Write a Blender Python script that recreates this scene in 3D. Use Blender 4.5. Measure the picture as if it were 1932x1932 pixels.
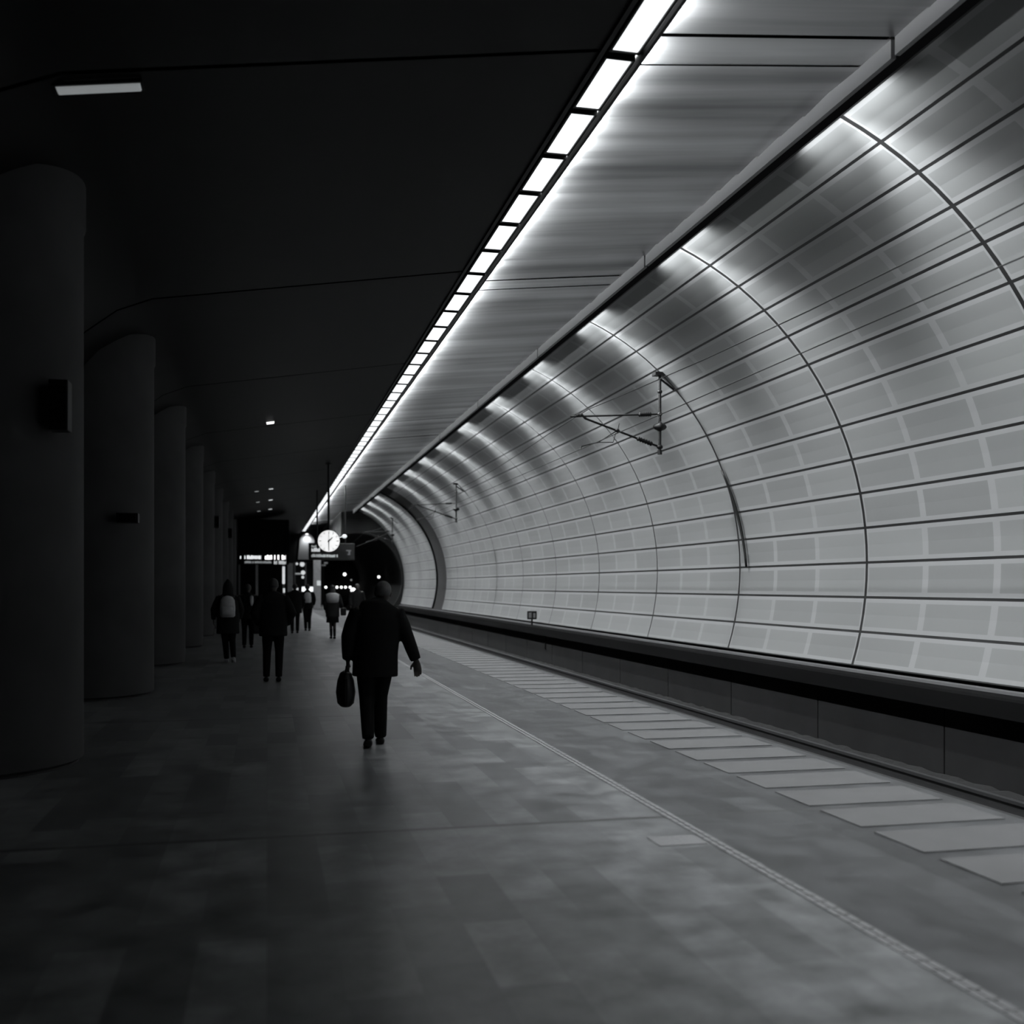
import bpy, bmesh, math, random
from mathutils import Vector, Matrix
random.seed(7)
for o in list(bpy.data.objects): bpy.data.objects.remove(o)
C = bpy.context.scene.collection
SC = bpy.context.scene
R = math.radians
PI = math.pi

# ------------------------------------------------------------------ camera, world, exposure
cd = bpy.data.cameras.new('camera'); cam = bpy.data.objects.new('camera', cd); C.objects.link(cam)
cam.location = (0, 0, 1.65); cam.rotation_euler = (R(90), 0, R(-13))
cd.sensor_width = 36; cd.lens = 37.27; cd.shift_y = 139/1932
cd.clip_start = .05; cd.clip_end = 300
cd.dof.use_dof = True; cd.dof.focus_distance = 14; cd.dof.aperture_fstop = 1.2
SC.camera = cam
w = bpy.data.worlds.new('world'); SC.world = w; w.use_nodes = True
w.node_tree.nodes['Background'].inputs[0].default_value = (.5, .52, .56, 1)
w.node_tree.nodes['Background'].inputs[1].default_value = .004
SC.view_settings.view_transform = 'Standard'; SC.view_settings.look = 'None'
SC.view_settings.exposure = 0; SC.view_settings.gamma = 1; SC.view_settings.use_curve_mapping = False
CEILP = lambda x: 6.2+.154*(x-3.1)          # left ceiling plane
CEILR = lambda x: 6.32+.104*(x-3.1)         # right, lit ceiling plane
MOD = 6.42; J0 = 8.5                        # ceiling module, first joint
BAY = 4.42; RIB0 = 10.0                     # vault bay, first rib
STRIP_POWER = 280
UP_POWER = 400
WASH_POWER = 50
BEAM_POWER = 800
def light(name, kind, loc, energy, direction, **kw):
    l = bpy.data.lights.new(name, kind); l.energy = energy; l.color = (.95, .985, 1)
    for k, v in kw.items(): setattr(l, k, v)
    o = bpy.data.objects.new(name, l); C.objects.link(o); o.location = loc
    z = -Vector(direction).normalized(); x = Vector((0, 1, 0)); x = (x-z*x.dot(z)).normalized(); y = z.cross(x)
    o.rotation_euler = Matrix((x, y, z)).transposed().to_euler()
    return o
# tubes of the luminaire strip: one per ceiling module, shining out to the track side
for k in range(0, 13):
    y = J0+MOD*(k-.5)
    light('strip_tube', 'AREA', (3.125, y, 6.215), STRIP_POWER, (math.cos(R(66)), 0, -math.sin(R(66))),
          shape='RECTANGLE', size=MOD-.15, size_y=.11, spread=R(126))
    light('strip_uplight', 'AREA', (3.125, y, 6.26), UP_POWER, (math.cos(R(52)), 0, math.sin(R(52))),
          shape='RECTANGLE', size=MOD-.15, size_y=.05, spread=R(112))
# wall washers in the slot behind the ceiling edge, one at each vault rib
for k in range(-2, 14):
    y = RIB0+BAY*k
    if 51 < y < 57: continue
    light('wall_washer', 'AREA', (5.66, y, 6.50), WASH_POWER, (.62, 0, -.78), shape='RECTANGLE', size=1.7, size_y=.05, spread=R(150))
    light('wall_beam', 'SPOT', (5.62, y, 6.49), BEAM_POWER, (.70, 0, -.71), spot_size=R(84), spot_blend=1, shadow_soft_size=.12)

# ------------------------------------------------------------------ materials
def mat(name, col, rough=.6, metal=0, emit=0, noise=0, nscale=8, bump=0, spec=.5):
    m = bpy.data.materials.new(name); m.use_nodes = True
    nt = m.node_tree; b = nt.nodes['Principled BSDF']
    c = (col, col, col*1.02, 1) if isinstance(col, (int, float)) else (*col, 1)
    b.inputs['Base Color'].default_value = c; b.inputs['Roughness'].default_value = rough
    b.inputs['Metallic'].default_value = metal; b.inputs['Specular IOR Level'].default_value = spec
    if emit: b.inputs['Emission Color'].default_value = c; b.inputs['Emission Strength'].default_value = emit
    if noise or bump:
        tc = nt.nodes.new('ShaderNodeTexCoord'); n = nt.nodes.new('ShaderNodeTexNoise')
        n.inputs['Scale'].default_value = nscale; n.inputs['Detail'].default_value = 5
        nt.links.new(tc.outputs['Object'], n.inputs['Vector'])
        if noise:
            mx = nt.nodes.new('ShaderNodeMix'); mx.data_type = 'RGBA'
            mx.inputs[6].default_value = tuple(v*(1-noise) for v in c[:3])+(1,)
            mx.inputs[7].default_value = tuple(min(1, v*(1+noise)) for v in c[:3])+(1,)
            nt.links.new(n.outputs[0], mx.inputs[0]); nt.links.new(mx.outputs[2], b.inputs['Base Color'])
        if bump:
            bp = nt.nodes.new('ShaderNodeBump'); bp.inputs['Strength'].default_value = bump; bp.inputs['Distance'].default_value = .01
            nt.links.new(n.outputs[0], bp.inputs['Height']); nt.links.new(bp.outputs[0], b.inputs['Normal'])
    return m
class G:                                     # tiny node-graph helper
    def __init__(s, m): s.nt = m.node_tree
    def n(s, t): return s.nt.nodes.new(t)
    def put(s, v, i):
        if isinstance(v, (int, float)): i.default_value = v
        else: s.nt.links.new(v, i)
    def m(s, op, a, b=0, c=0):
        n = s.n('ShaderNodeMath'); n.operation = op
        s.put(a, n.inputs[0]); s.put(b, n.inputs[1]); s.put(c, n.inputs[2]); return n.outputs[0]
    def mix(s, f, a, b):
        n = s.n('ShaderNodeMix'); n.data_type = 'RGBA'; s.put(f, n.inputs[0])
        for v, i in ((a, n.inputs[6]), (b, n.inputs[7])):
            if isinstance(v, (int, float)): i.default_value = (v, v*1.01, v*1.02, 1)
            else: s.nt.links.new(v, i)
        return n.outputs[2]
def vault_material():
    m = mat('perforated vault panels', .6, .42); g = G(m); b = m.node_tree.nodes['Principled BSDF']
    uv = g.n('ShaderNodeUVMap'); sp = g.n('ShaderNodeSeparateXYZ'); g.nt.links.new(uv.outputs[0], sp.inputs[0])
    U, V = sp.outputs[0], sp.outputs[1]              # U in bays, V in rows
    fu = g.m('FRACT', U); fv = g.m('FRACT', V)
    du = g.m('MINIMUM', fu, g.m('SUBTRACT', 1, fu)); dv = g.m('MINIMUM', fv, g.m('SUBTRACT', 1, fv))
    rib = g.m('LESS_THAN', du, .0072); row = g.m('LESS_THAN', dv, .036)
    joint = g.m('MAXIMUM', rib, row)
    u3 = g.m('MULTIPLY', U, 3); f3 = g.m('FRACT', u3); d3 = g.m('MINIMUM', f3, g.m('SUBTRACT', 1, f3))
    inx = g.m('SMOOTH_MAX', 0, 0)
    core = g.m('MULTIPLY', g.m('GREATER_THAN', d3, .045), g.m('GREATER_THAN', dv, .15))
    cell = g.n('ShaderNodeCombineXYZ'); g.put(g.m('FLOOR', u3), cell.inputs[0]); g.put(g.m('FLOOR', V), cell.inputs[1])
    wn = g.n('ShaderNodeTexWhiteNoise'); g.nt.links.new(cell.outputs[0], wn.inputs[0])
    tone = g.m('MULTIPLY_ADD', wn.outputs[0], .03, .165)
    cc = g.n('ShaderNodeCombineColor')
    for i in range(3): g.put(g.m('MULTIPLY', tone, (1, 1.02, 1.02)[i]), cc.inputs[i])
    c1 = g.mix(core, .235, cc.outputs[0]); c2 = g.mix(joint, c1, .012)
    g.nt.links.new(c2, b.inputs['Base Color'])
    bp = g.n('ShaderNodeBump'); bp.inputs['Strength'].default_value = .5; bp.inputs['Distance'].default_value = .03
    g.put(g.m('SUBTRACT', 1, joint), bp.inputs['Height']); g.nt.links.new(bp.outputs[0], b.inputs['Normal'])
    return m
def floor_material():
    m = mat('polished stone slabs', .1, .35, spec=.7); g = G(m); b = m.node_tree.nodes['Principled BSDF']
    tc = g.n('ShaderNodeTexCoord'); mp = g.n('ShaderNodeMapping'); mp.inputs['Rotation'].default_value = (0, 0, R(90))
    g.nt.links.new(tc.outputs['Object'], mp.inputs[0])
    br = g.n('ShaderNodeTexBrick'); g.nt.links.new(mp.outputs[0], br.inputs[0])
    br.offset = .37; br.inputs['Scale'].default_value = 1; br.inputs['Brick Width'].default_value = .85
    br.inputs['Row Height'].default_value = .31; br.inputs['Mortar Size'].default_value = .0015
    br.inputs['Color1'].default_value = (.055, .058, .062, 1); br.inputs['Color2'].default_value = (.21, .218, .222, 1)
    br.inputs['Mortar'].default_value = (.09, .094, .098, 1)
    n = g.n('ShaderNodeTexNoise'); n.inputs['Scale'].default_value = 3.2; n.inputs['Detail'].default_value = 8; n.inputs['Roughness'].default_value = .65
    g.nt.links.new(tc.outputs['Object'], n.inputs['Vector'])
    f = g.m('MULTIPLY_ADD', n.outputs[0], 1.9, -.45)
    c = g.mix(.35, br.outputs[0], .14)
    mm = g.n('ShaderNodeMix'); mm.data_type = 'RGBA'; mm.blend_type = 'MULTIPLY'; mm.inputs[0].default_value = .8
    ccb = g.n('ShaderNodeCombineColor')
    for i in range(3): g.put(g.m('MULTIPLY_ADD', f, 2.1, .0), ccb.inputs[i])
    g.nt.links.new(c, mm.inputs[6]); g.nt.links.new(ccb.outputs[0], mm.inputs[7])
    sp = g.n('ShaderNodeSeparateXYZ'); g.nt.links.new(tc.outputs['Object'], sp.inputs[0])
    fy = g.m('FRACT', g.m('DIVIDE', g.m('SUBTRACT', sp.outputs[1], 7.1), MOD))
    jd = g.m('LESS_THAN', fy, .009)
    side = g.m('GREATER_THAN', sp.outputs[0], 2.84)      # darker stone between the white line and the edge slabs
    dk = g.n('ShaderNodeMix'); dk.data_type = 'RGBA'; dk.blend_type = 'MULTIPLY'; g.put(side, dk.inputs[0])
    g.nt.links.new(mm.outputs[2], dk.inputs[6]); dk.inputs[7].default_value = (.34, .34, .35, 1)
    c2 = g.mix(jd, dk.outputs[2], .045)
    g.nt.links.new(c2, b.inputs['Base Color'])
    g.put(g.m('MULTIPLY_ADD', n.outputs[0], .35, .18), b.inputs['Roughness'])
    return m
M = dict(
    vault=vault_material(), floor=floor_material(),
    dark=mat('dark painted metal', .006, .5, spec=.3), black=mat('black void lining', .004, .9, spec=.1),
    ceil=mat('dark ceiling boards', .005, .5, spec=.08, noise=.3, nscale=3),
    slat=mat('brushed ceiling slats', .62, .3, metal=.75, noise=.12, nscale=2, bump=.1),
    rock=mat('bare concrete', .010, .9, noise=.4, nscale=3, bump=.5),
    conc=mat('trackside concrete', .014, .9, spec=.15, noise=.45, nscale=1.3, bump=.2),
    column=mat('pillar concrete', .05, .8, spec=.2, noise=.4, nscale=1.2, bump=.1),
    ledge=mat('dark cable duct', .004, .9, spec=.05), trim=mat('pale trim', .12, .5),
    slab=mat('white edge slabs', .10, .55, noise=.22, nscale=3), line=mat('white inlaid studs', .24, .5, noise=.25, nscale=40),
    ballast=mat('ballast', .008, .95, noise=.5, nscale=20, bump=.8), rail=mat('worn steel', .08, .5, metal=.7),
    glow=mat('lamp diffuser', (.95, .98, 1), .4, emit=1.35), glow2=mat('bright lamp', (1, 1, 1), .4, emit=2.5),
    dimglow=mat('dim lamp', (.8, .84, .85), .4, emit=.3), midglow=mat('soft lamp', (.9, .93, .95), .4, emit=.7),
    faintglow=mat('faint lamp', (.8, .84, .85), .4, emit=.2),
    face=mat('clock face', (.8, .8, .8), .6, emit=1.0), steel=mat('grey steel', .18, .45, metal=.3),
    cloth=mat('black wool', .008, .9, spec=.08), cloth2=mat('dark wool', .014, .9, spec=.1), trouser=mat('black trousers', .006, .9, spec=.08),
    skin=mat('skin', (.05, .045, .042), .6, spec=.3), hair=mat('dark hair', .02, .7), greyhair=mat('grey hair', .09, .8, noise=.5, nscale=60),
    leather=mat('black leather', .008, .5, spec=.2), pale=mat('pale canvas', .42, .8, noise=.3, nscale=12), shirt=mat('pale jacket', .5, .8),
    plaster=mat('pale plaster', .6, .8), pillar=mat('grey pillar panels', .3, .6, noise=.3, nscale=4))

def painted_sheen():  # lamp reflections on the slats, painted as light and dark bands in their colour
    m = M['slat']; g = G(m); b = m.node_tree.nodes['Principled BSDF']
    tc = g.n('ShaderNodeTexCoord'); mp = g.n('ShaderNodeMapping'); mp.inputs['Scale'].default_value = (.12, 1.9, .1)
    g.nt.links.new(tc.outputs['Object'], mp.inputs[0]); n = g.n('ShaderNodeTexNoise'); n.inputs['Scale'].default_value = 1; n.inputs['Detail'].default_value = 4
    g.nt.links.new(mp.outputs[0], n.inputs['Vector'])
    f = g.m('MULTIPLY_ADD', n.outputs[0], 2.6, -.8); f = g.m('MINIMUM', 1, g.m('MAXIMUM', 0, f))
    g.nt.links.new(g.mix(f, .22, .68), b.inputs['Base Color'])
painted_sheen()
# ------------------------------------------------------------------ mesh helpers
def box(bm, x0, x1, y0, y1, z0, z1):
    v = [bm.verts.new(p) for p in ((x0,y0,z0),(x1,y0,z0),(x1,y1,z0),(x0,y1,z0),(x0,y0,z1),(x1,y0,z1),(x1,y1,z1),(x0,y1,z1))]
    for f in ((3,2,1,0),(4,5,6,7),(0,1,5,4),(1,2,6,5),(2,3,7,6),(3,0,4,7)): bm.faces.new([v[i] for i in f])
def quad(bm, *pts): return bm.faces.new([bm.verts.new(p) for p in pts])
def tube(bm, pts, seg=12, ref=(0, 1, 0)):
    """closed loft along pts = (co, rx, ry); ry runs towards ref"""
    rings = []; n = len(pts)
    for i, (co, rx, ry) in enumerate(pts):
        a = Vector(pts[max(0, i-1)][0]); b = Vector(pts[min(n-1, i+1)][0]); t = (b-a).normalized()
        r = Vector(ref); r = r-t*r.dot(t)
        if r.length < .15: r = Vector((0, 0, 1)); r = r-t*r.dot(t)
        r.normalize(); s = t.cross(r)
        rings.append([bm.verts.new(Vector(co)+s*rx*math.cos(2*PI*k/seg)+r*ry*math.sin(2*PI*k/seg)) for k in range(seg)])
    for a, b in zip(rings, rings[1:]):
        for k in range(seg): bm.faces.new((a[k], a[(k+1) % seg], b[(k+1) % seg], b[k]))
    bm.faces.new(list(reversed(rings[0]))); bm.faces.new(rings[-1])
def rod(bm, a, b, r, seg=10): tube(bm, [(a, r, r), (b, r, r)], seg)
def ball(bm, c, rx, ry=None, rz=None, seg=14):
    ry = ry or rx; rz = rz or rx
    m = Matrix.Translation(c) @ Matrix.Diagonal((rx, ry, rz, 1))
    bmesh.ops.create_uvsphere(bm, u_segments=seg, v_segments=seg//2+2, radius=1, matrix=m)
def lathe(bm, c, prof, seg=40):
    rings = [[bm.verts.new((c[0]+r*math.cos(2*PI*k/seg), c[1]+r*math.sin(2*PI*k/seg), c[2]+z)) for k in range(seg)] for r, z in prof]
    for a, b in zip(rings, rings[1:]):
        for k in range(seg): bm.faces.new((a[k], a[(k+1) % seg], b[(k+1) % seg], b[k]))
    bm.faces.new(list(reversed(rings[0]))); bm.faces.new(rings[-1])
def discY(bm, cx, y0, y1, cz, r, seg=40):
    a = [bm.verts.new((cx+r*math.cos(2*PI*k/seg), y0, cz+r*math.sin(2*PI*k/seg))) for k in range(seg)]
    b = [bm.verts.new((cx+r*math.cos(2*PI*k/seg), y1, cz+r*math.sin(2*PI*k/seg))) for k in range(seg)]
    for k in range(seg): bm.faces.new((a[k], a[(k+1) % seg], b[(k+1) % seg], b[k]))
    bm.faces.new(list(reversed(a))); bm.faces.new(b)
def extrude(bm, prof, y0, y1):
    """closed x-z profile run along y"""
    a = [bm.verts.new((x, y0, z)) for x, z in prof]; b = [bm.verts.new((x, y1, z)) for x, z in prof]; n = len(prof)
    for k in range(n): bm.faces.new((a[k], b[k], b[(k+1) % n], a[(k+1) % n]))
    bm.faces.new(a); bm.faces.new(list(reversed(b)))
def obj(name, bm, m, parent=None, loc=None, smooth=False, bevel=0):
    bmesh.ops.recalc_face_normals(bm, faces=bm.faces)
    me = bpy.data.meshes.new(name); bm.to_mesh(me); bm.free()
    me.materials.append(M[m] if isinstance(m, str) else m)
    o = bpy.data.objects.new(name, me); C.objects.link(o)
    if parent: o.parent = parent
    if loc: o.location = loc
    if smooth:
        for p in me.polygons: p.use_smooth = True
    if bevel:
        b = o.modifiers.new('bevel', 'BEVEL'); b.width = bevel; b.segments = 2; b.limit_method = 'ANGLE'
    return o
def new(): return bmesh.new()
def tag(o, label, cat, group=None, kind=None):
    o['label'] = label; o['category'] = cat
    if group: o['group'] = group
    if kind: o['kind'] = kind
    return o
def thing(name, label, cat, loc=(0, 0, 0), rz=0, group=None):
    o = bpy.data.objects.new(name, None); C.objects.link(o); o.location = loc; o.rotation_euler = (0, 0, rz)
    return tag(o, label, cat, group)
def struct(name, bm, m, label, cat, parent=None, **kw):
    o = obj(name, bm, m, parent, **kw)
    if not parent: tag(o, label, cat, kind='structure')
    return o
def dup(root, loc, label):
    r = root.copy(); C.objects.link(r); r.location = loc; r['label'] = label
    for ch in list(root.children):
        c = ch.copy(); C.objects.link(c); c.parent = r
        for gch in ch.children:
            d = gch.copy(); C.objects.link(d); d.parent = c
    return r
ORD = ['first', 'second', 'third', 'fourth', 'fifth', 'sixth', 'seventh', 'eighth', 'ninth', 'tenth', 'eleventh', 'twelfth', 'thirteenth', 'fourteenth']

# ------------------------------------------------------------------ setting: floor and platform
YE = 93
PY = 70
bm = new(); box(bm, -7, 5.2, -4, YE, -.22, 0)
struct('floor', bm, 'floor', 'grey polished stone platform floor', 'floor')
bm = new(); box(bm, -7, 4.95, -4, YE, -1.1, -.22)
struct('wall_platform', bm, 'rock', 'dark wall under the platform edge', 'wall')
bm = new(); y = 2.0
while y < 92:
    ln = .55 if y < 40 else .66
    box(bm, 3.95, 5.08, y, y+ln, .0005, .006); y += .71
for v in bm.verts: v.co.y += .255
struct('trim_1', bm, 'slab', 'row of white slabs along the platform edge', 'platform edge')
bm = new(); y = 2
while y < 80:
    box(bm, 2.765, 2.800, y, y+.10, .0005, .005); box(bm, 2.81, 2.845, y, y+.10, .0005, .005); y += .112
struct('trim_2', bm, 'line', 'thin white safety line on the platform', 'floor line')
bm = new(); box(bm, 2.42, 2.74, 6.32, 6.56, .0005, .005)
struct('trim_3', bm, 'line', 'short white bar beside the safety line', 'floor mark')
# track bed
bm = new(); nx, ny = 26, 480
gv = [[bm.verts.new((4.96+3.48*i/nx, -4+73.8*j/ny, -.76+random.uniform(-.015, .015))) for i in range(nx+1)] for j in range(ny+1)]
for j in range(ny):
    for i in range(nx): bm.faces.new((gv[j][i], gv[j][i+1], gv[j+1][i+1], gv[j+1][i]))
tag(obj('ballast', bm, 'ballast'), 'dark stone ballast in the track trench', 'ballast', kind='stuff')
bm = new(); box(bm, 4.9, 9.2, -4, 104, -1.15, -.9)
struct('floor_track', bm, 'rock', 'concrete base of the track trench', 'track bed')
def rail(x, lab):
    bm = new(); extrude(bm, [(x-.07, -.75), (x+.07, -.75), (x+.07, -.735), (x+.012, -.72), (x+.012, -.62), (x+.036, -.61), (x+.036, -.575), (x-.036, -.575), (x-.036, -.61), (x-.012, -.62), (x-.012, -.72), (x-.07, -.735)], -3, 103.5)
    tag(obj('rail', bm, 'rail'), lab, 'rail')
rail(6.1, 'steel rail nearest the platform edge'); rail(7.55, 'worn steel rail on the far side, nearest the vaulted wall')
bm = new(); y = -2
while y < 69.5:
    box(bm, 5.6, 8.05, y, y+.25, -.86, -.751); y += 1.3
tag(obj('sleepers', bm, 'conc'), 'concrete sleepers under both rails', 'sleepers', kind='stuff')

# ------------------------------------------------------------------ setting: vaulted wall
CX, CZ, RV = 3.9, 2.0, 4.94
def vault(y0, y1, m='vault', r=RV, k0=-3, k1=11):
    bm = new(); uvl = bm.loops.layers.uv.new('UVMap'); step = R(6.1)
    def P(k, y): return (CX+r*math.cos(k*step), y, CZ+r*math.sin(k*step))
    ys = [y0]; yy = RIB0-BAY*4
    while yy < y1:
        if yy > y0: ys.append(yy)
        yy += BAY
    ys.append(y1)
    for k in range(k0, k1):
        for a, b in zip(ys, ys[1:]):
            for q in range(2):
                ka, kb = k+q/2, k+(q+1)/2
                f = quad(bm, P(ka, a), P(ka, b), P(kb, b), P(kb, a))
                for l, (yv, kv) in zip(f.loops, ((a, ka), (b, ka), (b, kb), (a, kb))):
                    l[uvl].uv = ((yv-RIB0)/BAY+20, kv+20)
    bmesh.ops.remove_doubles(bm, verts=bm.verts, dist=.001)
    return bm
struct('wall_right', vault(-4, 53.0), 'vault', 'curved wall of pale perforated panels beyond the track', 'wall')
struct('wall_right.001', vault(56.4, 70), 'vault', 'far stretch of the curved pale panel wall, past the dark gap', 'wall')
struct('wall_gap', vault(52.9, 56.5, r=RV+.1), 'rock', 'dark recessed gap between the two stretches of curved wall', 'wall')
# ledge (cable duct) and lower trackside wall
bm = new(); extrude(bm, [(8.22, .12), (8.22, .33), (8.25, .36), (9.1, .36), (9.1, .12)], -4, 70)
struct('trim_4', bm, 'ledge', 'dark cable duct ledge at the foot of the curved wall', 'ledge')
bm = new(); extrude(bm, [(8.50, .362), (8.50, .40), (8.66, .40), (8.66, .362)], -4, 70)
struct('trim_5', bm, 'trim', 'pale skirting under the vault panels', 'skirting')
bm = new(); y = -4
while y < 66.9:
    box(bm, 8.45, 8.9, y, y+3.17, -1, .115); y += 3.2
struct('wall_track', bm, 'conc', 'low grey concrete wall along the far side of the track', 'wall')

# ------------------------------------------------------------------ setting: ceilings
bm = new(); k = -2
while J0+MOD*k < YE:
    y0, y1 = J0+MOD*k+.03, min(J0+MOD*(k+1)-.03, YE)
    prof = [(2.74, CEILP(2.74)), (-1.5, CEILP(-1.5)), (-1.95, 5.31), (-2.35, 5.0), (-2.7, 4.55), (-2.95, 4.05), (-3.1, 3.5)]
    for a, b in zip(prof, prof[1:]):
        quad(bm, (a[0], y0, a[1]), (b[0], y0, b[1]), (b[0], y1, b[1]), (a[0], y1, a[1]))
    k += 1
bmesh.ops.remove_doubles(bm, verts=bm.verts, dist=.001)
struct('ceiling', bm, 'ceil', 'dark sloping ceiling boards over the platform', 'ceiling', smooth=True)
bm = new(); prof = [(2.72, CEILP(2.72)+.10), (-1.5, CEILP(-1.5)+.10), (-2.0, 5.41), (-2.45, 5.06), (-2.8, 4.6), (-3.05, 4.07), (-3.2, 3.5), (-3.5, 3.5), (-3.5, 6.9), (2.72, 6.9)]
extrude(bm, prof, -4, YE)
struct('ceiling.001', bm, 'black', 'dark backing behind the ceiling boards', 'ceiling')
bm = new(); box(bm, -7, -3.5, -4, YE, 3.5, 3.7)
struct('ceiling.002', bm, 'black', 'low dark ceiling behind the pillars', 'ceiling')
bm = new(); random.seed(3); k = -2
while J0+MOD*k < 76:
    n = 12
    for i in range(n):
        y0 = J0+MOD*k+(.035 if i == 0 else 0)+MOD*i/n; y1 = J0+MOD*k+MOD*(i+1)/n-(.035 if i == n-1 else .006)
        if y0 > YE: break
        t = random.uniform(-.010, .020); s = 0
        p = [(3.14, y0, CEILR(3.14)+.002+t), (5.5, y0, CEILR(5.5)+t+s), (5.5, y1, CEILR(5.5)-t+s), (3.14, y1, CEILR(3.14)+.002-t)]
        quad(bm, *p)
    k += 1
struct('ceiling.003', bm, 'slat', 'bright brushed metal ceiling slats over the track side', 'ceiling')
bm = new(); extrude(bm, [(2.74, 6.42), (5.75, 6.75), (5.75, 7.0), (2.74, 7.0)], -4, YE)
struct('ceiling.004', bm, 'black', 'dark void above the metal ceiling slats', 'ceiling')
bm = new(); k = -2
while J0+MOD*k < 76:
    box(bm, 5.47, 5.52, J0+MOD*k+.03, min(J0+MOD*(k+1)-.03, 76), 6.395, 6.60); k += 1
struct('trim_6', bm, 'trim', 'pale edge trim where the ceiling meets the vault', 'trim')
bm = new(); box(bm, 3.08, 3.11, 0, 89.4, 6.10, 6.15)
for v in bm.verts: pass
box(bm, 3.08, 3.10, 0, 89.4, 6.15, 6.33); box(bm, 2.72, 2.76, 0, 89.4, 6.12, 6.30)
struct('trim_7', bm, 'dark', 'dark rail framing the luminaire strip', 'trim')
# left side hall, ends
bm = new(); box(bm, -7.2, -7, -4, YE, -.2, 3.7); struct('wall_left', bm, 'rock', 'dark back wall behind the pillars', 'wall')
bm = new(); box(bm, -7.2, 4.8, YE, YE+.2, -.2, 7); struct('wall_end', bm, 'rock', 'dark end wall of the platform', 'wall')
bm = new(); box(bm, 4.70, 4.80, PY, YE, 4.95, 7); struct('wall_side', bm, 'rock', 'wall above the platform edge past the tunnel portal', 'wall')
# tunnel portal and bore
TX, TZ, TR = 5.7, 2.1, 3.0
bm = new(); N = 64; a0, a1 = R(107), R(-72); pr = None
def rectpt(a):
    dx, dz = math.cos(a), math.sin(a); ts = []
    if dx > 0: ts.append((9.3-TX)/dx)
    if dx < 0: ts.append((4.75-TX)/dx)
    if dz > 0: ts.append((7.0-TZ)/dz)
    if dz < 0: ts.append((-1.1-TZ)/dz)
    t = max(min(ts), TR); return (TX+dx*t, TZ+dz*t)
for i in range(N+1):
    a = a0+(a1-a0)*i/N; p = (TX+TR*math.cos(a), TZ+TR*math.sin(a)); q = rectpt(a)
    if pr:
        p0, q0 = pr
        for yy in (PY, PY+.4): quad(bm, (p0[0], yy, p0[1]), (p[0], yy, p[1]), (q[0], yy, q[1]), (q0[0], yy, q0[1]))
        quad(bm, (p0[0], PY, p0[1]), (p0[0], PY+.4, p0[1]), (p[0], PY+.4, p[1]), (p[0], PY, p[1]))
    pr = (p, q)
bmesh.ops.remove_doubles(bm, verts=bm.verts, dist=.001)
struct('wall_portal', bm, 'conc', 'grey end wall around the round tunnel mouth', 'wall')
bm = new(); pr = None
for i in range(N+1):
    a = a0+(a1-a0)*i/N; p = (TX+TR*math.cos(a), TZ+TR*math.sin(a))
    if pr: quad(bm, (pr[0], PY+.4, pr[1]), (p[0], PY+.4, p[1]), (p[0], 104, p[1]), (pr[0], 104, pr[1]))
    pr = p
bmesh.ops.remove_doubles(bm, verts=bm.verts, dist=.001)
struct('wall_tunnel', bm, 'black', 'dark bore of the rail tunnel', 'wall')
bm = new(); box(bm, 4.3, 9.3, 104, 104.2, -1.2, 7); struct('wall_tunnel_end', bm, 'black', 'black far end of the tunnel', 'wall')

# ------------------------------------------------------------------ luminaire strip
def luminaire(loc, lab):
    t = thing('ceiling_light', lab, 'ceiling light', loc, group='panels of the luminous ceiling strip')
    bm = new(); w0, w1, l = -.135, .135, .49
    box(bm, w0, w0+.02, -l, l, -.005, .06); box(bm, w1-.02, w1, -l, l, -.005, .06)
    box(bm, w0+.02, w1-.02, -l, -l+.02, -.005, .06); box(bm, w0+.02, w1-.02, l-.02, l, -.005, .06); box(bm, w0, w1, -l, l, .06, .12)
    obj('housing', bm, 'dark', t)
    bm = new(); box(bm, w0+.022, w1-.022, -l+.022, l-.022, 0, .02); obj('diffuser', bm, 'glow', t, bevel=.018)
    return t
LB = luminaire((2.925, J0-1.07*.5+.02, 6.13), 'large glowing ceiling panel cut by the top edge of the photo')
FAR = 'tiny glowing panel in the distant far run of the ceiling light strip'
for i in range(75):
    y = J0+1.07*(i+.5)+.03
    if y > 89: break
    if i < 14: lab = '%s whole glowing panel of the ceiling strip, counted down from the top of the photo' % ORD[i]
    elif i < 20: lab = '%s glowing panel of the ceiling strip after its %s dark cross joint' % (ORD[(i-12) % 6], 'third')
    else: lab = FAR
    dup(LB, (2.925, y, 6.13), lab)
for i in range(1, 6): dup(LB, (2.925, J0+1.07*(-i-.5)+.02, 6.13), 'glowing panel of the ceiling strip above the top edge of the photo')

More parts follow.
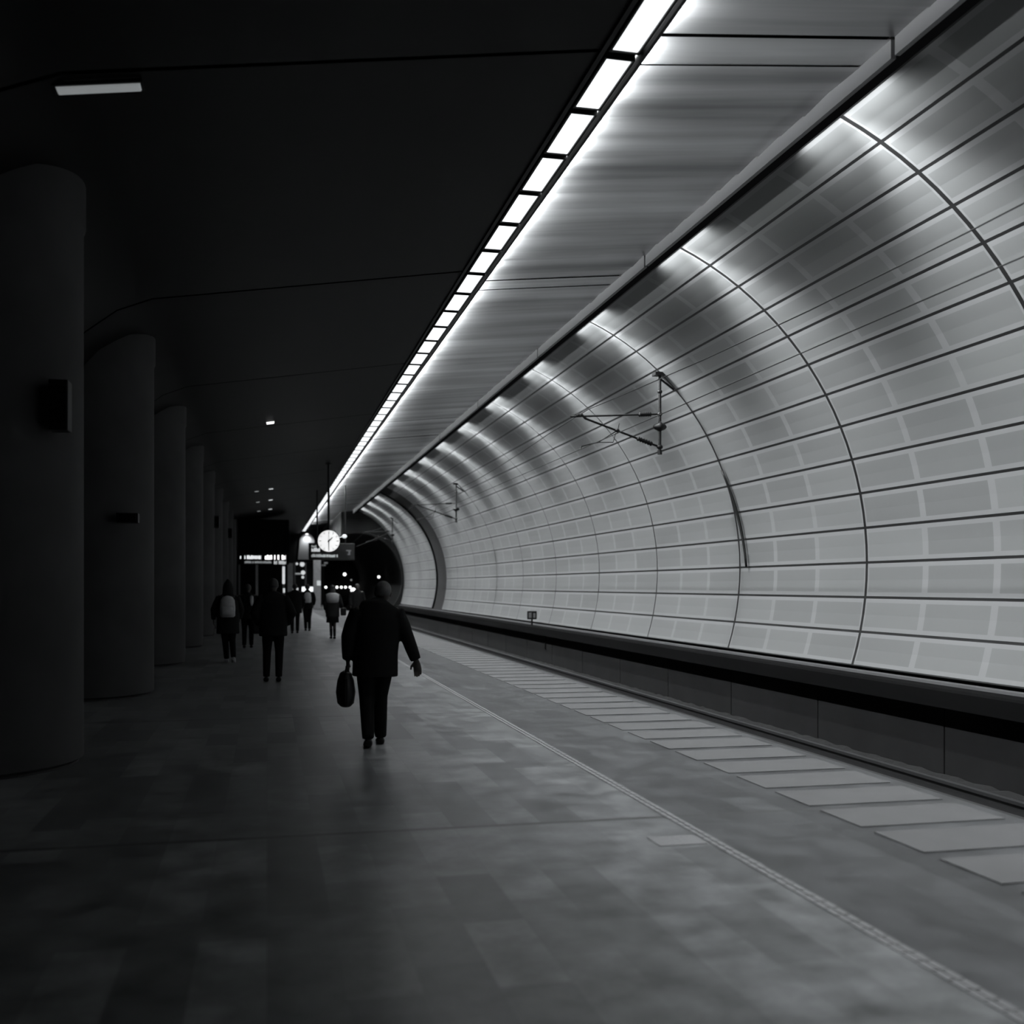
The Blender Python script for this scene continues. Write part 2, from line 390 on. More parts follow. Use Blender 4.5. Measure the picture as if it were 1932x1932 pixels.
# small ceiling lamps over the platform
def downlight(x, y, wx, wy, g, lab, grp=None):
    t = thing('downlight', lab, 'ceiling lamp', (x, y, CEILP(x)-.005), group=grp); t.rotation_euler = (0, -math.atan(.154), 0)
    bm = new(); e = .02
    box(bm, -wx-e, -wx, -wy-e, wy+e, -.03, 0); box(bm, wx, wx+e, -wy-e, wy+e, -.03, 0); box(bm, -wx, wx, -wy-e, -wy, -.03, 0); box(bm, -wx, wx, wy, wy+e, -.03, 0)
    obj('rim', bm, 'dark', t)
    bm = new(); box(bm, -wx, wx, -wy, wy, -.045, -.005); obj('lens', bm, g, t, bevel=.012)
downlight(-1.27, 8.70, .31, .06, 'faintglow', 'long dim ceiling lamp in the upper left of the dark ceiling')
downlight(.07, 27.0, .09, .14, 'glow2', 'single bright ceiling lamp above the walking people')
for y, n in ((45.6, 'nearest'), (51.5, 'middle'), (57.7, 'farthest')):
    downlight(.15, y, .09, .13, 'midglow', '%s lamp of the right-hand row above the dark stair enclosure' % n, 'paired lamps before the stair enclosure')
    downlight(-.44, y+.3, .08, .1, 'dimglow', '%s lamp of the left-hand row above the dark stair enclosure' % n, 'paired lamps before the stair enclosure')

# ------------------------------------------------------------------ pillars
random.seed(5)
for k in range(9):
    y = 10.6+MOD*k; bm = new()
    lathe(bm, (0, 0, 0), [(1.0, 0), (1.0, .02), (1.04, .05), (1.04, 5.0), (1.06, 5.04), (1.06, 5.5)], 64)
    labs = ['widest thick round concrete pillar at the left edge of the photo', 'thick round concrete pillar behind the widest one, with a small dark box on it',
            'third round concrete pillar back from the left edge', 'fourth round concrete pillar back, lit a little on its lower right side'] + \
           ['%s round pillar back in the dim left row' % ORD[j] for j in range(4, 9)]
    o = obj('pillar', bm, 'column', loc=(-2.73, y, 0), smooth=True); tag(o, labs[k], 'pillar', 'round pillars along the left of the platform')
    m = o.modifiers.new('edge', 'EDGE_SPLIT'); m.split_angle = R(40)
def wallbox(x, y, z, a, b, c, lab):
    t = thing('loudspeaker', lab, 'loudspeaker', (x, y, z))
    bm = new(); box(bm, -a, a, -b, b, -c, c); obj('body', bm, 'dark', t, bevel=.01)
    bm = new(); box(bm, -a*.75, a*.75, -b-.008, -b+.001, -c*.75, c*.75); obj('grille', bm, 'black', t)
wallbox(-1.765, 9.93, 3.22, .08, .1, .22, 'dark upright box on the side of the widest left pillar')
wallbox(-1.95, 16.07, 2.62, .15, .1, .07, 'small dark horizontal box on the second pillar')
wallbox(-1.62, 36.3, 3.75, .08, .12, .2, 'tiny dark box high on the fifth pillar')
wallbox(-1.62, 49.1, 4.0, .09, .12, .22, 'tiny dark box high on the seventh pillar')

# ------------------------------------------------------------------ overhead line equipment
def bracket(y, lab):
    t = thing('catenary_bracket', lab, 'catenary bracket', (7.2, y, 5.66), group='overhead line brackets hanging from the vault')
    z0 = -5.66; X = lambda x: x-7.2
    P = lambda x, z: (X(x), 0, z+z0)
    bm = new(); rod(bm, P(7.2, 5.62), P(7.2, 4.14), .03); rod(bm, P(7.2, 4.20), P(7.2, 4.12), .045)
    obj('post', bm, 'dark', t)
    bm = new(); box(bm, -.12, .12, -.1, .1, -.06, .0); rod(bm, P(7.2, 5.55), (.28, 0, 5.35+z0), .02); obj('mounting_plate', bm, 'dark', t)
    bm = new(); rod(bm, P(7.2, 4.88), P(5.45, 4.77), .018); obj('top_tube', bm, 'dark', t)
    bm = new(); rod(bm, P(7.2, 4.26), P(5.75, 4.74), .020); rod(bm, P(5.75, 4.74), P(5.66, 4.82), .025); obj('strut', bm, 'dark', t)
    for a, b in (((6.78, 4.855), (7.03, 4.87)), ((6.75, 4.41), (7.05, 4.31))):
        bm = new(); A, B = Vector(P(*a)), Vector(P(*b)); pts = []
        for i in range(13):
            r = .048 if i % 2 else .03; pts.append((A.lerp(B, i/12), r, r))
        tube(bm, pts, 12); obj('insulator', bm, 'dark', t, smooth=True)
    for (x, z, r) in ((7.2, 5.30, .05), (7.2, 4.88, .05), (5.6, 4.80, .045), (6.355, 4.545, .05), (7.2, 4.26, .06)):
        bm = new(); ball(bm, P(x, z), r, r, r*.8); obj('clamp', bm, 'dark', t, smooth=True)
    bm = new(); tube(bm, [(P(7.07, 4.64), .02, .02), (P(7.1, 4.64), .05, .05), (P(7.16, 4.64), .075, .09), (P(7.2, 4.64), .11, .11), (P(7.24, 4.64), .075, .09), (P(7.3, 4.64), .05, .05), (P(7.33, 4.64), .02, .02)], 14)
    obj('post_coupling', bm, 'dark', t, smooth=True)
    bm = new(); rod(bm, P(6.355, 4.54), P(5.97, 4.30), .010); rod(bm, P(5.97, 4.31), P(5.66, 4.23), .012); rod(bm, P(5.66, 4.23), P(5.64, 4.17), .012)
    rod(bm, P(5.97, 4.31), P(6.28, 4.32), .008); rod(bm, P(6.28, 4.32), P(6.33, 4.5), .008); rod(bm, P(6.36, 4.5), P(6.40, 4.68), .008)
    obj('steady_arm', bm, 'dark', t)
    return t
B0 = bracket(18.82, 'dark overhead line bracket nearest the camera, hanging against the bright vault')
dup(B0, (7.2, 40.9, 5.66), 'smaller overhead line bracket farther along, in front of the dark gap in the vault')
dup(B0, (7.2, 62.6, 5.66), 'farthest tiny overhead line bracket beside the tunnel mouth')
bm = new(); pts = []
for i in range(41):
    y = -3+i*2.65; ph = ((y-18.82) % 22.0)/22.0; pts.append(((5.6, y, 4.83-.28*math.sin(PI*ph)), .007, .007))
tube(bm, pts, 6); tag(obj('messenger_wire', bm, 'dark'), 'upper overhead wire sagging between the brackets', 'overhead wire')
bm = new(); rod(bm, (5.64, -3, 4.17), (5.64, 103, 4.17), .007, 6); tag(obj('contact_wire', bm, 'dark'), 'lower straight overhead contact wire', 'overhead wire')
bm = new()
pp = []
for i in range(11):
    a = R(6+ -22*i/10+16); zz = CZ+RV*math.sin(a); pp.append(((CX+(RV-.06)*math.cos(a), 18.78-.032*i-.02, zz), .018+.012*math.sin(PI*i/10), .03))
tube(bm, pp, 8); tag(obj('cable_conduit', bm, 'dark', smooth=True), 'thin dark cable hanging down the vault beside a rib below the nearest bracket', 'cable')

# trackside sign
t = thing('trackside_sign', 'small square dark sign on a short post standing on the cable duct', 'sign', (8.35, 33.3, .36))
bm = new(); box(bm, -.025, .025, -.02, .02, 0, .22); obj('post', bm, 'dark', t)
bm = new(); box(bm, -.16, .16, -.02, .02, .20, .47); obj('sign_plate', bm, 'dark', t, bevel=.03)
bm = new(); box(bm, -.11, -.02, -.026, -.019, .25, .42); box(bm, .04, .11, -.026, -.019, .25, .40); obj('sign_symbol', bm, 'steel', t)
bm = new(); rod(bm, (8.43, 31.9, .1), (8.43, 31.9, -.32), .025); tag(obj('drain_pipe', bm, 'dark'), 'short dark pipe on the trackside wall below the small square sign', 'pipe')

# ------------------------------------------------------------------ station clock
t = thing('station_clock', 'round white lit clock on a ceiling pole, showing half past one', 'clock', (2.16, 38.8, 3.26))
bm = new(); discY(bm, 0, -.09, .09, 0, .405, 56); obj('clock_case', bm, 'dark', t, smooth=False)
bm = new(); discY(bm, 0, -.10, -.088, 0, .385, 56); fc = obj('clock_face', bm, 'face', t)
def hand(a, l, w0, nm, back=.05):
    bm = new(); c, s = math.sin(R(a)), math.cos(R(a))
    p = [(-c*back-s*w0, -s*back+c*w0), (c*l-s*w0*.6, s*l+c*w0*.6), (c*l+s*w0*.6, s*l-c*w0*.6), (-c*back+s*w0, -s*back-c*w0)]
    extrude(bm, p, -.112, -.104); obj(nm, bm, 'dark', fc)
hand(46, .19, .026, 'hour_hand'); hand(180, .29, .020, 'minute_hand'); hand(0, .29, .008, 'second_hand')
bm = new()
for k in range(12):
    a = k*PI/6; c, s = math.sin(a), math.cos(a); w_ = .012; l0, l1 = (.29, .35) if k % 3 else (.27, .35)
    extrude(bm, [(c*l0-s*w_, s*l0+c*w_), (c*l1-s*w_, s*l1+c*w_), (c*l1+s*w_, s*l1-c*w_), (c*l0+s*w_, s*l0-c*w_)], -.106, -.101)
obj('hour_marks', bm, 'steel', fc)
bm = new(); rod(bm, (0, 0, .39), (0, 0, CEILP(2.16)-3.26), .04); obj('pole', bm, 'dark', t)
bm = new(); rod(bm, (0, 0, CEILP(2.16)-3.26-.04), (0, 0, CEILP(2.16)-3.26), .11, 20); obj('ceiling_flange', bm, 'dark', t)
bm = new(); ball(bm, (.57, .05, .18), .09, .06, .07); rod(bm, (.38, .05, .14), (.55, .05, .18), .015)
obj('side_lamp', bm, 'midglow', t)

# illegible lettering: soft bars built of letter-sized blocks
def lettering(parent, x0, x1, z0, z1, y, g, name, seed):
    random.seed(seed); bm = new(); x = x0; h = z1-z0
    while x < x1-.01:
        wd = h*random.uniform(.28, .5); e = min(x+wd, x1)
        if random.random() < .10: x = e; continue
        box(bm, x, e-h*.13, y-.006, y, z0+h*random.choice((0, 0, .04)), z1-h*random.choice((0, .1, .22))); x = e
    return obj(name, bm, g, parent)
t = thing('departure_board', 'wide dark hanging sign board behind the round clock', 'sign', (2.9, 49.6, 3.23))
bm = new(); box(bm, -1.05, 1.05, -.12, .12, -.40, .38); obj('board', bm, 'dark', t, bevel=.02)
lettering(t, -.92, -.52, -.02, .16, -.122, 'midglow', 'lettering', 1); lettering(t, -.92, -.68, .18, .28, -.122, 'dimglow', 'lettering', 2)
lettering(t, -.92, .28, -.27, -.13, -.122, 'dimglow', 'lettering', 3)
bm = new(); box(bm, .66, .88, -.128, -.121, .02, .07); box(bm, .76, .84, -.128, -.121, -.10, .02); box(bm, .72, .84, -.128, -.121, -.16, -.11)
obj('track_number', bm, 'steel', t)
for x in (-.66, .62):
    bm = new(); rod(bm, (x, 0, .37), (x, 0, CEILP(2.9+x)-3.25 if x < 0 else CEILR(2.9+x)-3.27), .035); obj('pole', bm, 'dark', t)

# ------------------------------------------------------------------ stair enclosure at the end of the hall
t = thing('stair_enclosure', 'black boxy stair enclosure under the ceiling at the far end of the platform', 'enclosure', (-.2, 62.5, 0))
bm = new(); box(bm, -1.45, 1.42, 0, 3.5, 3.55, 5.45); obj('bulkhead', bm, 'black', t)
bm = new(); box(bm, -1.45, 1.42, 3.3, 3.5, 0, 3.55); obj('back_wall', bm, 'black', t)
bm = new(); box(bm, -1.45, -1.38, .1, 3.3, 0, 3.55); obj('side_wall', bm, 'black', t)
for x, wd, g in ((-1.36, .05, 'steel'), (-.38, .07, 'pillar'), (1.12, .06, 'steel'), (1.5, .15, 'pillar')):
    bm = new(); box(bm, x-wd, x+wd, .02, .2, 0, 3.5 if x < 1.4 else 2.95); obj('post', bm, g, t)
bm = new(); box(bm, 1.05, 1.19, -.01, .019, 1.75, 2.75); box(bm, 1.09, 1.19, -.01, .019, 1.25, 1.5); obj('light_strip', bm, 'midglow', t, bevel=.02)
bm = new(); rod(bm, (-.38, -.06, 1.0), (-.38, .9, 1.0), .03); rod(bm, (-.5, -.12, 1.0), (-.25, -.12, 1.05), .03); obj('handrail', bm, 'steel', t)
s = thing('direction_sign', 'long lit sign across the front of the black stair enclosure', 'sign', (-.2, 62.36, 0))
bm = new(); box(bm, -1.42, 1.42, -.02, .08, 2.86, 3.50); obj('board', bm, 'black', s)
lettering(s, -1.30, -1.16, 3.18, 3.34, -.022, 'glow', 'arrow', 9); lettering(s, -1.06, -.12, 3.17, 3.38, -.022, 'glow', 'lettering', 4)
lettering(s, .08, 1.26, 3.15, 3.40, -.022, 'glow2', 'lettering', 5); lettering(s, -1.05, .45, 2.93, 3.06, -.022, 'dimglow', 'lettering', 6)
lettering(s, .58, 1.28, 2.88, 3.08, -.022, 'midglow', 'lettering', 7)

# free standing pillar, far kiosk, arched panel
t = thing('square_pillar', 'slim grey square pillar below the departure board', 'pillar', (3.43, 76.2, 0))
bm = new(); box(bm, -.26, .26, -.26, .26, 0, 3.7); obj('shaft', bm, 'pillar', t, bevel=.02)
bm = new(); box(bm, -.02, .24, -.285, -.262, 1.66, 2.0); obj('notice', bm, 'dimglow', t)
bm = new(); box(bm, .27, .6, -.05, .05, 3.05, 3.15); box(bm, .5, .75, -.05, .05, 3.2, 3.32); obj('pointer_sign', bm, 'steel', t)
t = thing('arched_panel', 'pale round-topped wall panel lit from above at the end of the light strip', 'wall panel', (3.3, YE-.01, 3.75))
bm = new(); pr = [(-.75, 0), (.5, 0), (.62, 1.2)]+[(.04+.62*math.cos(R(a)), 1.75+.62*math.sin(R(a))) for a in range(0, 181, 12)]
extrude(bm, pr, -.12, 0); obj('panel', bm, 'plaster', t)
bm = new(); box(bm, -.08, .12, -.5, -.3, 2.28, 2.36); obj('lamp', bm, 'glow2', t)
light('panel_lamp', 'SPOT', (3.32, YE-.55, 6.0), 60, (0, .45, -.9), spot_size=R(120), spot_blend=1, shadow_soft_size=.05)
t = thing('kiosk', 'small lit kiosk with a dark canopy against the end wall', 'kiosk', (2.9, 91.2, 0))
bm = new(); box(bm, -.5, 1.2, -.4, 1.1, 3.62, 3.85); obj('canopy', bm, 'dark', t)
bm = new(); box(bm, -.6, 1.2, .2, 1.1, 0, 1.0); obj('counter', bm, 'dark', t)
for x in (-.62, .28, 1.15):
    bm = new(); box(bm, x-.06, x+.06, .3, .42, 0, 3.62); obj('post', bm, 'steel', t)
for x, z, r in ((-.46, 3.5, .1), (-.02, 3.46, .2), (.05, 2.75, .18), (.03, 2.36, .11)):
    bm = new(); ball(bm, (x, .1, z), r); rod(bm, (x, .12, z), (x, .5, z), .02); obj('globe_lamp', bm, 'midglow', t, smooth=True)
bm = new(); box(bm, -.6, -.15, .05, .12, 2.6, 2.72); obj('shelf_light', bm, 'dimglow', t)
bm = new(); box(bm, -.85, -.35, .05, .15, 1.28, 1.46); obj('till_screen', bm, 'midglow', t)
bm = new(); box(bm, -.05, 1.0, -.02, .08, 1.1, 1.55); obj('display_case', bm, 'glow', t, bevel=.1)

# tunnel signal lamps
def tl(x, y, z, r, lab, grp=None, g='glow2', wall='end'):
    t = thing('tunnel_lamp', lab, 'tunnel lamp', (x, y, z), group=grp)
    bm = new(); ball(bm, (0, 0, 0), r, r*.6, r); obj('lens', bm, g, t, smooth=True)
    bm = new(); 
    if wall == 'end': rod(bm, (0, r*.4, 0), (0, 103.99-y, 0), r*.4)
    else: rod(bm, (r*.4, .02, 0), (8.39-x, .02, 0), r*.3)
    obj('mount', bm, 'dark', t)
for i, u in enumerate((5.5, 6.2, 6.56, 6.98, 7.38, 7.82)):
    tl(u, 103.6, 1.5, .115, '%s lamp from the left in the row of white lamps inside the tunnel' % ORD[i], 'row of lamps in the tunnel')
tl(8.1, 103.4, 1.2, .24, 'largest brightest lamp at the right end of the tunnel row')
tl(7.3, 103.6, 2.75, .15, 'lamp high in the dark tunnel above the lamp row')
tl(7.93, 103.6, 2.2, .08, 'faint small lamp in the tunnel, just right of the high one', g='dimglow')
tl(8.2, 80.2, 2.31, .10, 'lone lamp on the tunnel wall above the walking man\'s head', wall='side')

# ------------------------------------------------------------------ people
def remesh(bm, name, m, parent, vox, smooth=4):
    o = obj(name, bm, m)
    r = o.modifiers.new('r', 'REMESH'); r.mode = 'VOXEL'; r.voxel_size = vox
    s = o.modifiers.new('s', 'SMOOTH'); s.factor = .5; s.iterations = smooth
    dg = bpy.context.evaluated_depsgraph_get(); me = bpy.data.meshes.new_from_object(o.evaluated_get(dg))
    old = o.data; o.modifiers.clear(); o.data = me; bpy.data.meshes.remove(old); me.name = name
    for p in me.polygons: p.use_smooth = True
    o.parent = parent; return o
def person(lab, loc, s=1, rz=0, vox=.014, fine=.0065, sh=((-.2, 1.40), (.2, 1.40)), lean=0,
           el=((-.26, .0, 1.13), (.26, 0, 1.13)), wr=((-.25, .06, .88), (.25, .06, .88)),
           knee=((-.09, .05, .50), (.09, .0, .50)), ank=((-.09, -.10, .10), (.09, .12, .09)), toeup=(0, 0),
           head=(0, .03), hem=.78, coatw=.21, coat='cloth', trousers='trouser', hair='hair', hood=None, hs=1.0, trap=.6, collar=.082, hdz=0, back_hand=False, shoes='leather',
           longhair=False, legr=1.0, sleeve=1.0, topless=None, skirt=None):
    t = thing('person', lab, 'person', loc, rz)
    V = lambda p: (p[0]*s, p[1]*s, (p[2]-(hdz if p[2] > 1.465 else 0))*s)
    SX = lambda z: lean*max(0, (z-.9))/.5      # sideways lean of the trunk
    hx, hy = head
    def T(bm, pts, seg=14, ref=(0, 1, 0)): tube(bm, [(V(c), a*s, b*s) for c, a, b in pts], seg, ref)
    # body
    bm = new()
    T(bm, [((SX(.82), 0, .84), .10, .08), ((SX(.9), 0, .90), .155, .105), ((SX(1.08), 0, 1.08), .135, .095), ((SX(1.28), 0, 1.28), .165, .11), ((SX(1.4), 0, 1.40), .15, .085), ((SX(1.45), 0, 1.455), .07, .06)])
    T(bm, [((SX(1.42), 0, 1.42), .058, .058), ((hx*.6, hy*.5, 1.50), .054, .056), ((hx, hy, 1.57), .052, .06)])
    T(bm, [((hx, hy+.03, 1.482), .02, .02), ((hx, hy+.025, 1.50), .042, .055), ((hx, hy+.01, 1.55), .064, .082), ((hx, hy, 1.61), .076, .096), ((hx, hy-.005, 1.66), .073, .093), ((hx, hy-.005, 1.695), .055, .07), ((hx, hy-.005, 1.715), .02, .03)], 18)
    T(bm, [((hx, hy+.085, 1.62), .008, .008), ((hx, hy+.105, 1.575), .014, .018), ((hx, hy+.09, 1.565), .012, .01)], 8)       # nose
    T(bm, [((hx-.025, hy+.088, 1.535), .004, .006), ((hx, hy+.094, 1.535), .006, .009), ((hx+.025, hy+.088, 1.535), .004, .006)], 8)  # lips
    for q in (-1, 1):
        T(bm, [((hx+q*.074, hy+.005, 1.565), .007, .012), ((hx+q*.086, hy-.004, 1.60), .009, .02), ((hx+q*.078, hy-.002, 1.63), .007, .014)], 8)  # ears
    for i, q in ((0, -1), (1, 1)):
        sx, sz = sh[i]; S = (sx+lean*0, 0, sz); E, W = el[i], wr[i]
        T(bm, [((S[0]*.45, 0, sz-.02), .07, .06), ((S[0]*.85, 0, sz), .058, .055), (tuple(S[j]*.6+E[j]*.4 for j in range(3)), .048, .05), (E, .04, .042), (tuple(E[j]*.6+W[j]*.4 for j in range(3)), .041, .042), (W, .026, .030)])
        f = (Vector(W)-Vector(E)).normalized(); f = (f*.6+Vector((0, 0, -1))*.6).normalized()
        bh = back_hand and q > 0
        n = Vector((-.25, -1, 0)) if bh else Vector((-q, 0, 0)); hint = Vector((-1, 0, 0)) if bh else Vector((0, 1, 0)); n = (n-f*n.dot(f)).normalized(); sp = n.cross(f)
        if sp.dot(hint) < 0: sp = -sp
        Wv = Vector(W)
        T(bm, [(tuple(Wv-f*.01), .026*hs, .018*hs), (tuple(Wv+f*.03*hs), .036*hs, .017*hs), (tuple(Wv+f*.085*hs), .040*hs, .015*hs)], 12, ref=tuple(n))
        for j, (off, ln) in enumerate(((.030, .066), (.010, .074), (-.010, .069), (-.029, .054))):
            p0 = Wv+(f*.075+sp*off)*hs; p1 = p0+(f*ln*.45+n*.008)*hs; p2 = p1+(f*.8+n*.5).normalized()*ln*.35*hs; p3 = p2+(f*.5+n*.8).normalized()*ln*.3
            T(bm, [(tuple(p0), .0095*hs, .0095*hs), (tuple(p1), .009*hs, .009*hs), (tuple(p2), .0085*hs, .0085*hs), (tuple(p3), .0065*hs, .0065*hs)], 8)
        p0 = Wv+(f*.02+sp*.022)*hs; p1 = p0+(f*.6+sp*.7+n*.3).normalized()*.045; p2 = p1+(f*.9+sp*.25+n*.3).normalized()*.035
        T(bm, [(tuple(p0), .013*hs, .013*hs), (tuple(p1), .011*hs, .011*hs), (tuple(p2), .008*hs, .008*hs)], 8)
        K, A = knee[i], ank[i]; H = (q*.085, 0, .88)
        T(bm, [(H, .085, .09), (tuple(H[j]*.5+K[j]*.5 for j in range(3)), .070, .075), (K, .050, .055), (tuple(K[j]*.65+A[j]*.35 for j in range(3)), .048, .055), (A, .032, .038)])
        T(bm, [((A[0], A[1]-.05, A[2]-.05), .028, .025), ((A[0], A[1]+.02, A[2]-.04), .033, .032), ((A[0], A[1]+.16, A[2]-.065-toeup[i]), .035, .014)], 10)
    remesh(bm, 'body', 'skin', t, fine*s, 3)
    for q in (-1, 1):
        bm = new(); ball(bm, V((hx+q*.028, hy+.083, 1.605)), .010*s, seg=10); obj('eye', bm, 'dark', t, smooth=True)
    # trousers
    bm = new()
    T(bm, [((SX(1.0), 0, 1.02), .155, .115), ((0, 0, .92), .172, .128), ((0, 0, .83), .16, .12)])
    for i, q in ((0, -1), (1, 1)):
        K, A = knee[i], ank[i]; H = (q*.09, 0, .88)
        T(bm, [(H, .10*legr, .11*legr), (tuple(H[j]*.5+K[j]*.5 for j in range(3)), .088*legr, .094*legr), (K, .070*legr, .074*legr), (tuple(K[j]*.4+A[j]*.6 for j in range(3)), .063*legr, .07*legr), ((A[0], A[1]-.01, A[2]-.01), .056*legr, .066*legr)])
    remesh(bm, 'trousers', trousers, t, vox*s)
    # coat
    bm = new(); cw = coatw
    T(bm, [((0, -.01, hem), cw*1.0, .155), ((SX(.95), -.01, .95), cw*.98, .15), ((SX(1.15), -.01, 1.15), cw*.98, .145), ((SX(1.3), -.01, 1.30), cw, .14), ((SX(1.39), 0, 1.40), cw*.93, .12), ((SX(1.45), 0, 1.45), cw*trap, .098), ((hx*.7, hy*.3, 1.50), collar, .085)], 24)
    for i, q in ((0, -1), (1, 1)):
        sx, sz = sh[i]; S = (sx, 0, sz-.03); E, W = el[i], wr[i]; g_ = sleeve
        Wc = tuple(E[j]*.06+W[j]*.94 for j in range(3))
        T(bm, [((S[0]*.6, 0, sz-.06), .085, .08), (S, .078*g_, .08*g_), (tuple(S[j]*.5+E[j]*.5 for j in range(3)), .070*g_, .075*g_), (E, .064*g_, .068*g_), (tuple(E[j]*.5+W[j]*.5 for j in range(3)), .060*g_, .064*g_), (Wc, .052*g_, .055*g_)])
    remesh(bm, 'coat', coat, t, vox*s)
    if skirt:
        bm = new(); T(bm, [((0, 0, .98), .16, .12), ((0, 0, .75), .19, .15), ((0, 0, skirt), .20, .17)], 20); obj('skirt', bm, trousers, t, smooth=True)
    # shoes
    for i, q in ((0, -1), (1, 1)):
        A = ank[i]; bm = new()
        z0 = A[2]-.062
        T(bm, [((A[0], A[1]-.075, z0+.01), .034, .030), ((A[0], A[1]-.03, z0+.012), .043, .047), ((A[0], A[1]+.06, z0+.002-toeup[i]*.3), .047, .042), ((A[0], A[1]+.16, z0-.006-toeup[i]*.8), .048, .028), ((A[0], A[1]+.20, z0-.010-toeup[i]), .03, .018)], 14, ref=(0, 0, 1))
        remesh(bm, 'shoe', shoes, t, .009*s, 2)
    # hair
    if hood:
        bm = new(); T(bm, [((SX(1.45), -.02, 1.44), .12, .10), ((hx*.9, hy-.025, 1.53), .115, .115), ((hx, hy-.02, 1.62), .11, .12), ((hx, hy-.04, 1.70), .085, .10), ((hx, hy-.06, 1.76), .04, .05), ((hx-.01, hy-.08, 1.79), .012, .015)], 18)
        remesh(bm, 'hood', hood, t, vox*s)
    else:
        bm = new(); m_ = Matrix.Translation(V((hx, hy-.014, 1.635))) @ Matrix.Diagonal((.086*s, .102*s, .094*s, 1))
        bmesh.ops.create_uvsphere(bm, u_segments=28, v_segments=18, radius=1, matrix=m_)
        kill = [f for f in bm.faces if f.calc_center_median().y > (hy+.045)*s and f.calc_center_median().z < (1.665-hdz)*s or f.calc_center_median().z < (1.575-hdz)*s]
        bmesh.ops.delete(bm, geom=kill, context='FACES')
        ho = obj('hair', bm, hair, t, smooth=True); so = ho.modifiers.new('thick', 'SOLIDIFY'); so.thickness = .012*s; so.offset = -1
        if longhair:
            bm = new(); T(bm, [((hx, hy-.06, 1.66), .07, .04), ((hx, hy-.075, 1.55), .085, .045), ((hx, hy-.09, 1.42), .085, .035), ((hx, hy-.10, 1.30), .05, .02)], 14); obj('long_hair', bm, hair, t, smooth=True)
    return t
# the man in front
person('man with grey hair in a dark coat striding away, nearest the camera', (1.08, 10.94, 0), 1.0, R(-3), vox=.012, fine=.006,
       sh=((-.20, 1.385), (.245, 1.375)), lean=.045, el=((-.275, -.02, 1.13), (.325, -.02, 1.13)), wr=((-.275, .03, .88), (.425, .04, .87)),
       knee=((-.085, .02, .50), (.055, .08, .50)), ank=((-.075, -.14, .115), (.065, .17, .085)), toeup=(.04, 0), head=(.085, .07), hem=.72, coatw=.235,
       hair='greyhair', legr=1.12, sleeve=1.12, hs=1.15, trap=.82, collar=.10, hdz=.028, back_hand=True)
b = thing('briefcase', 'bulky black briefcase held low in the nearest man\'s left hand', 'bag', (.785, 11.0, .42), R(-3))
bm = new(); tube(bm, [((0, -.02, 0), .055, .17), ((0, -.02, .03), .085, .21), ((0, -.02, .14), .10, .225), ((0, -.02, .26), .085, .215), ((0, -.02, .33), .06, .20), ((0, -.02, .35), .03, .17)], 24)
obj('case', bm, 'leather', b, smooth=True)
bm = new(); tube(bm, [((.0, -.10, .34), .010, .010), ((.005, -.085, .385), .010, .010), ((.01, -.01, .40), .013, .013), ((.01, .05, .385), .010, .010), ((0, .07, .34), .010, .010)], 8, ref=(1, 0, 0)); obj('handle', bm, 'leather', b, smooth=True)
bm = new(); box(bm, -.012, .012, -.255, -.235, .05, .30); obj('zip', bm, 'dark', b)

person('person in a wide black coat with hands in pockets, left of the nearest man', (.10, 18.7, 0), 1.03, R(2),
       el=((-.31, -.06, 1.14), (.31, -.06, 1.14)), wr=((-.22, .08, .95), (.22, .08, .95)), knee=((-.10, .02, .50), (.10, .05, .50)),
       ank=((-.11, .05, .09), (.09, .0, .09)), hem=.76, coatw=.235, sleeve=1.15, trap=.75, hair='hair')
p3 = (-.82, 23.5, 0)
person('person in a dark pointed hood wearing a pale backpack, far left of the group', p3, 1.0, 0, coat='cloth2', hood='cloth2',
       el=((-.30, .0, 1.14), (.28, 0, 1.14)), wr=((-.30, .1, .92), (.24, .12, .95)), knee=((-.06, .04, .5), (.09, .0, .5)), ank=((-.03, .1, .09), (.12, -.16, .14)), toeup=(0, .07),
       shoes='pale', coatw=.24, hem=.62)
b = thing('backpack', 'pale grey backpack on the hooded person\'s back', 'backpack', (p3[0], p3[1]-.235, .98))
bm = new(); tube(bm, [((0, 0, 0), .12, .05), ((0, 0, .03), .155, .09), ((0, -.01, .2), .16, .10), ((0, 0, .36), .145, .085), ((0, .01, .43), .10, .06), ((0, .015, .45), .04, .03)], 20)
obj('pack', bm, 'pale', b, smooth=True)
bm = new(); tube(bm, [((0, -.085, .05), .10, .03), ((0, -.10, .08), .12, .045), ((0, -.10, .2), .115, .04), ((0, -.09, .22), .10, .02)], 16); obj('front_pocket', bm, 'pale', b, smooth=True)
for q in (-1, 1):
    bm = new(); rod(bm, (q*.10, .06, .38), (q*.12, .10, .46), .02); obj('strap', bm, 'dark', b)
p4 = (-.50, 28.9, 0)
person('dark-clad person walking just beyond the backpack wearer, carrying a case', p4, .98, 0, coat='cloth', wr=((-.25, .05, .88), (.26, .03, .86)), hair='hair')
b = thing('suitcase', 'small dark case hanging beside the person beyond the backpack wearer', 'bag', (p4[0]+.24, p4[1], .38))
bm = new(); box(bm, -.12, .12, -.24, .24, 0, .34); obj('case', bm, 'leather', b, bevel=.04)
bm = new(); tube(bm, [((0, -.08, .33), .01, .01), ((0, -.07, .38), .01, .01), ((0, .07, .38), .01, .01), ((0, .08, .33), .01, .01)], 8, ref=(1, 0, 0)); obj('handle', bm, 'leather', b)
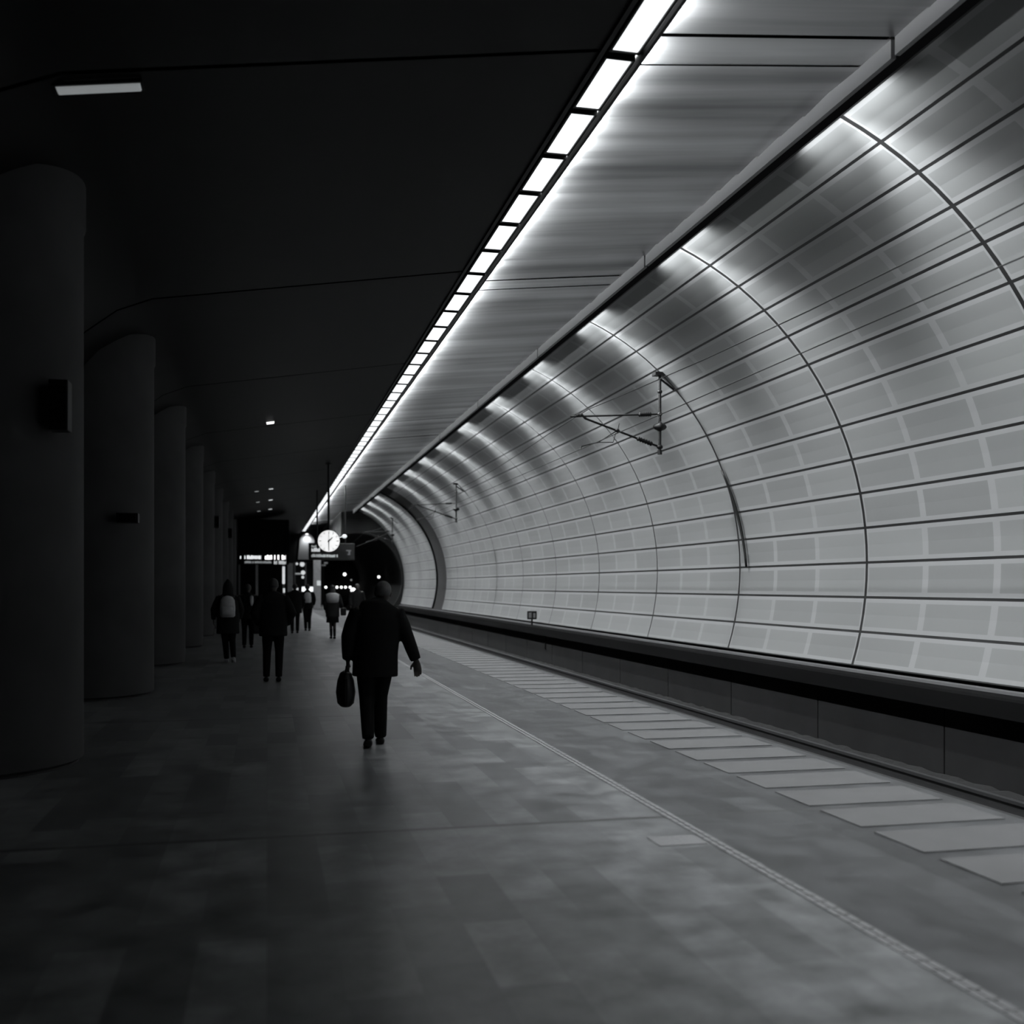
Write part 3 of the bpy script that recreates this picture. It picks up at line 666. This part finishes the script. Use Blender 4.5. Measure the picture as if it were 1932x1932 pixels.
b = tag(obj('reflective_stripe', (lambda m_: (tube(m_, [((0, 0, 0), .02, .02), ((.0, 0, .1), .045, .02), ((0, 0, .24), .045, .02), ((0, 0, .27), .02, .02)], 12), m_)[1])(new()), 'shirt', loc=(p4[0]+.10, p4[1]-.19, 1.12), smooth=True),
        'bright pale slim panel on the back of the person beyond the backpack wearer', 'reflective panel')  # reflective stripe on the coat, added as a slim pale solid
person('slim person in dark clothes with a pale pack, in front of the lit kiosk', (1.43, 39.4, 0), .99, 0, hem=.82, coatw=.20, knee=((-.07, .03, .5), (.07, 0, .5)), ank=((-.06, .08, .09), (.07, -.06, .09)),
       el=((-.25, -.03, 1.15), (.25, -.03, 1.15)), wr=((-.22, .08, .95), (.22, .08, .95)), hair='hair')
b = thing('backpack', 'small pale pack on the back of the slim person before the kiosk', 'backpack', (1.43, 39.24, 1.03))
bm = new(); tube(bm, [((0, 0, 0), .10, .05), ((0, 0, .03), .13, .075), ((0, -.01, .2), .13, .08), ((0, 0, .33), .11, .065), ((0, .01, .37), .05, .04)], 18)
obj('pack', bm, 'shirt', b, smooth=True)
bm = new(); box(bm, -.07, .07, -.1, -.07, .05, .17); obj('front_pocket', bm, 'pale', b, bevel=.01)
p6 = (1.98, 33.4, 0)
P6 = person('woman in a grey jacket and dark skirt, between the clock pole and the nearest man', p6, .97, 0, coat='cloth2', hem=.70, coatw=.22, skirt=.52, trousers='cloth', longhair=True, legr=.75,
       el=((-.24, -.02, 1.14), (.27, -.03, 1.14)), wr=((-.22, .08, .92), (.32, .04, .92)), knee=((-.05, .03, .5), (.06, 0, .5)), ank=((-.04, .08, .09), (.06, -.06, .09)))
b = thing('shoulder_bag', 'dark shoulder bag at the right hip of the woman in the skirt', 'bag', (p6[0]+.33, p6[1]-.02, .72))
bm = new(); box(bm, -.08, .08, -.16, .16, 0, .24); obj('pouch', bm, 'leather', b, bevel=.03)
bm = new(); tube(bm, [((0, -.1, .22), .01, .01), ((-.10, -.02, .62), .01, .01), ((0, .1, .22), .01, .01)], 8, ref=(1, 0, 0)); obj('strap', bm, 'leather', b)
bm = new(); tube(bm, [((0, -.02, 1.12), .19, .155), ((0, -.02, 1.24), .215, .155), ((0, -.01, 1.36), .22, .148), ((0, 0, 1.41), .14, .11)], 20)
obj('scarf', bm, 'pillar', P6, smooth=True)['label'] = 'grey scarf'
person('dark figure half hidden behind the person with hands in pockets', (.93, 37.4, 0), 1.0, 0, hem=.7, coatw=.25, el=((-.3, 0, 1.14), (.3, 0, 1.14)), wr=((-.25, .08, .92), (.28, .05, .9)))
person('person facing the camera, mostly hidden behind the nearest man\'s shoulder', (3.30, 40.2, 0), 1.0, R(178), hem=.75)
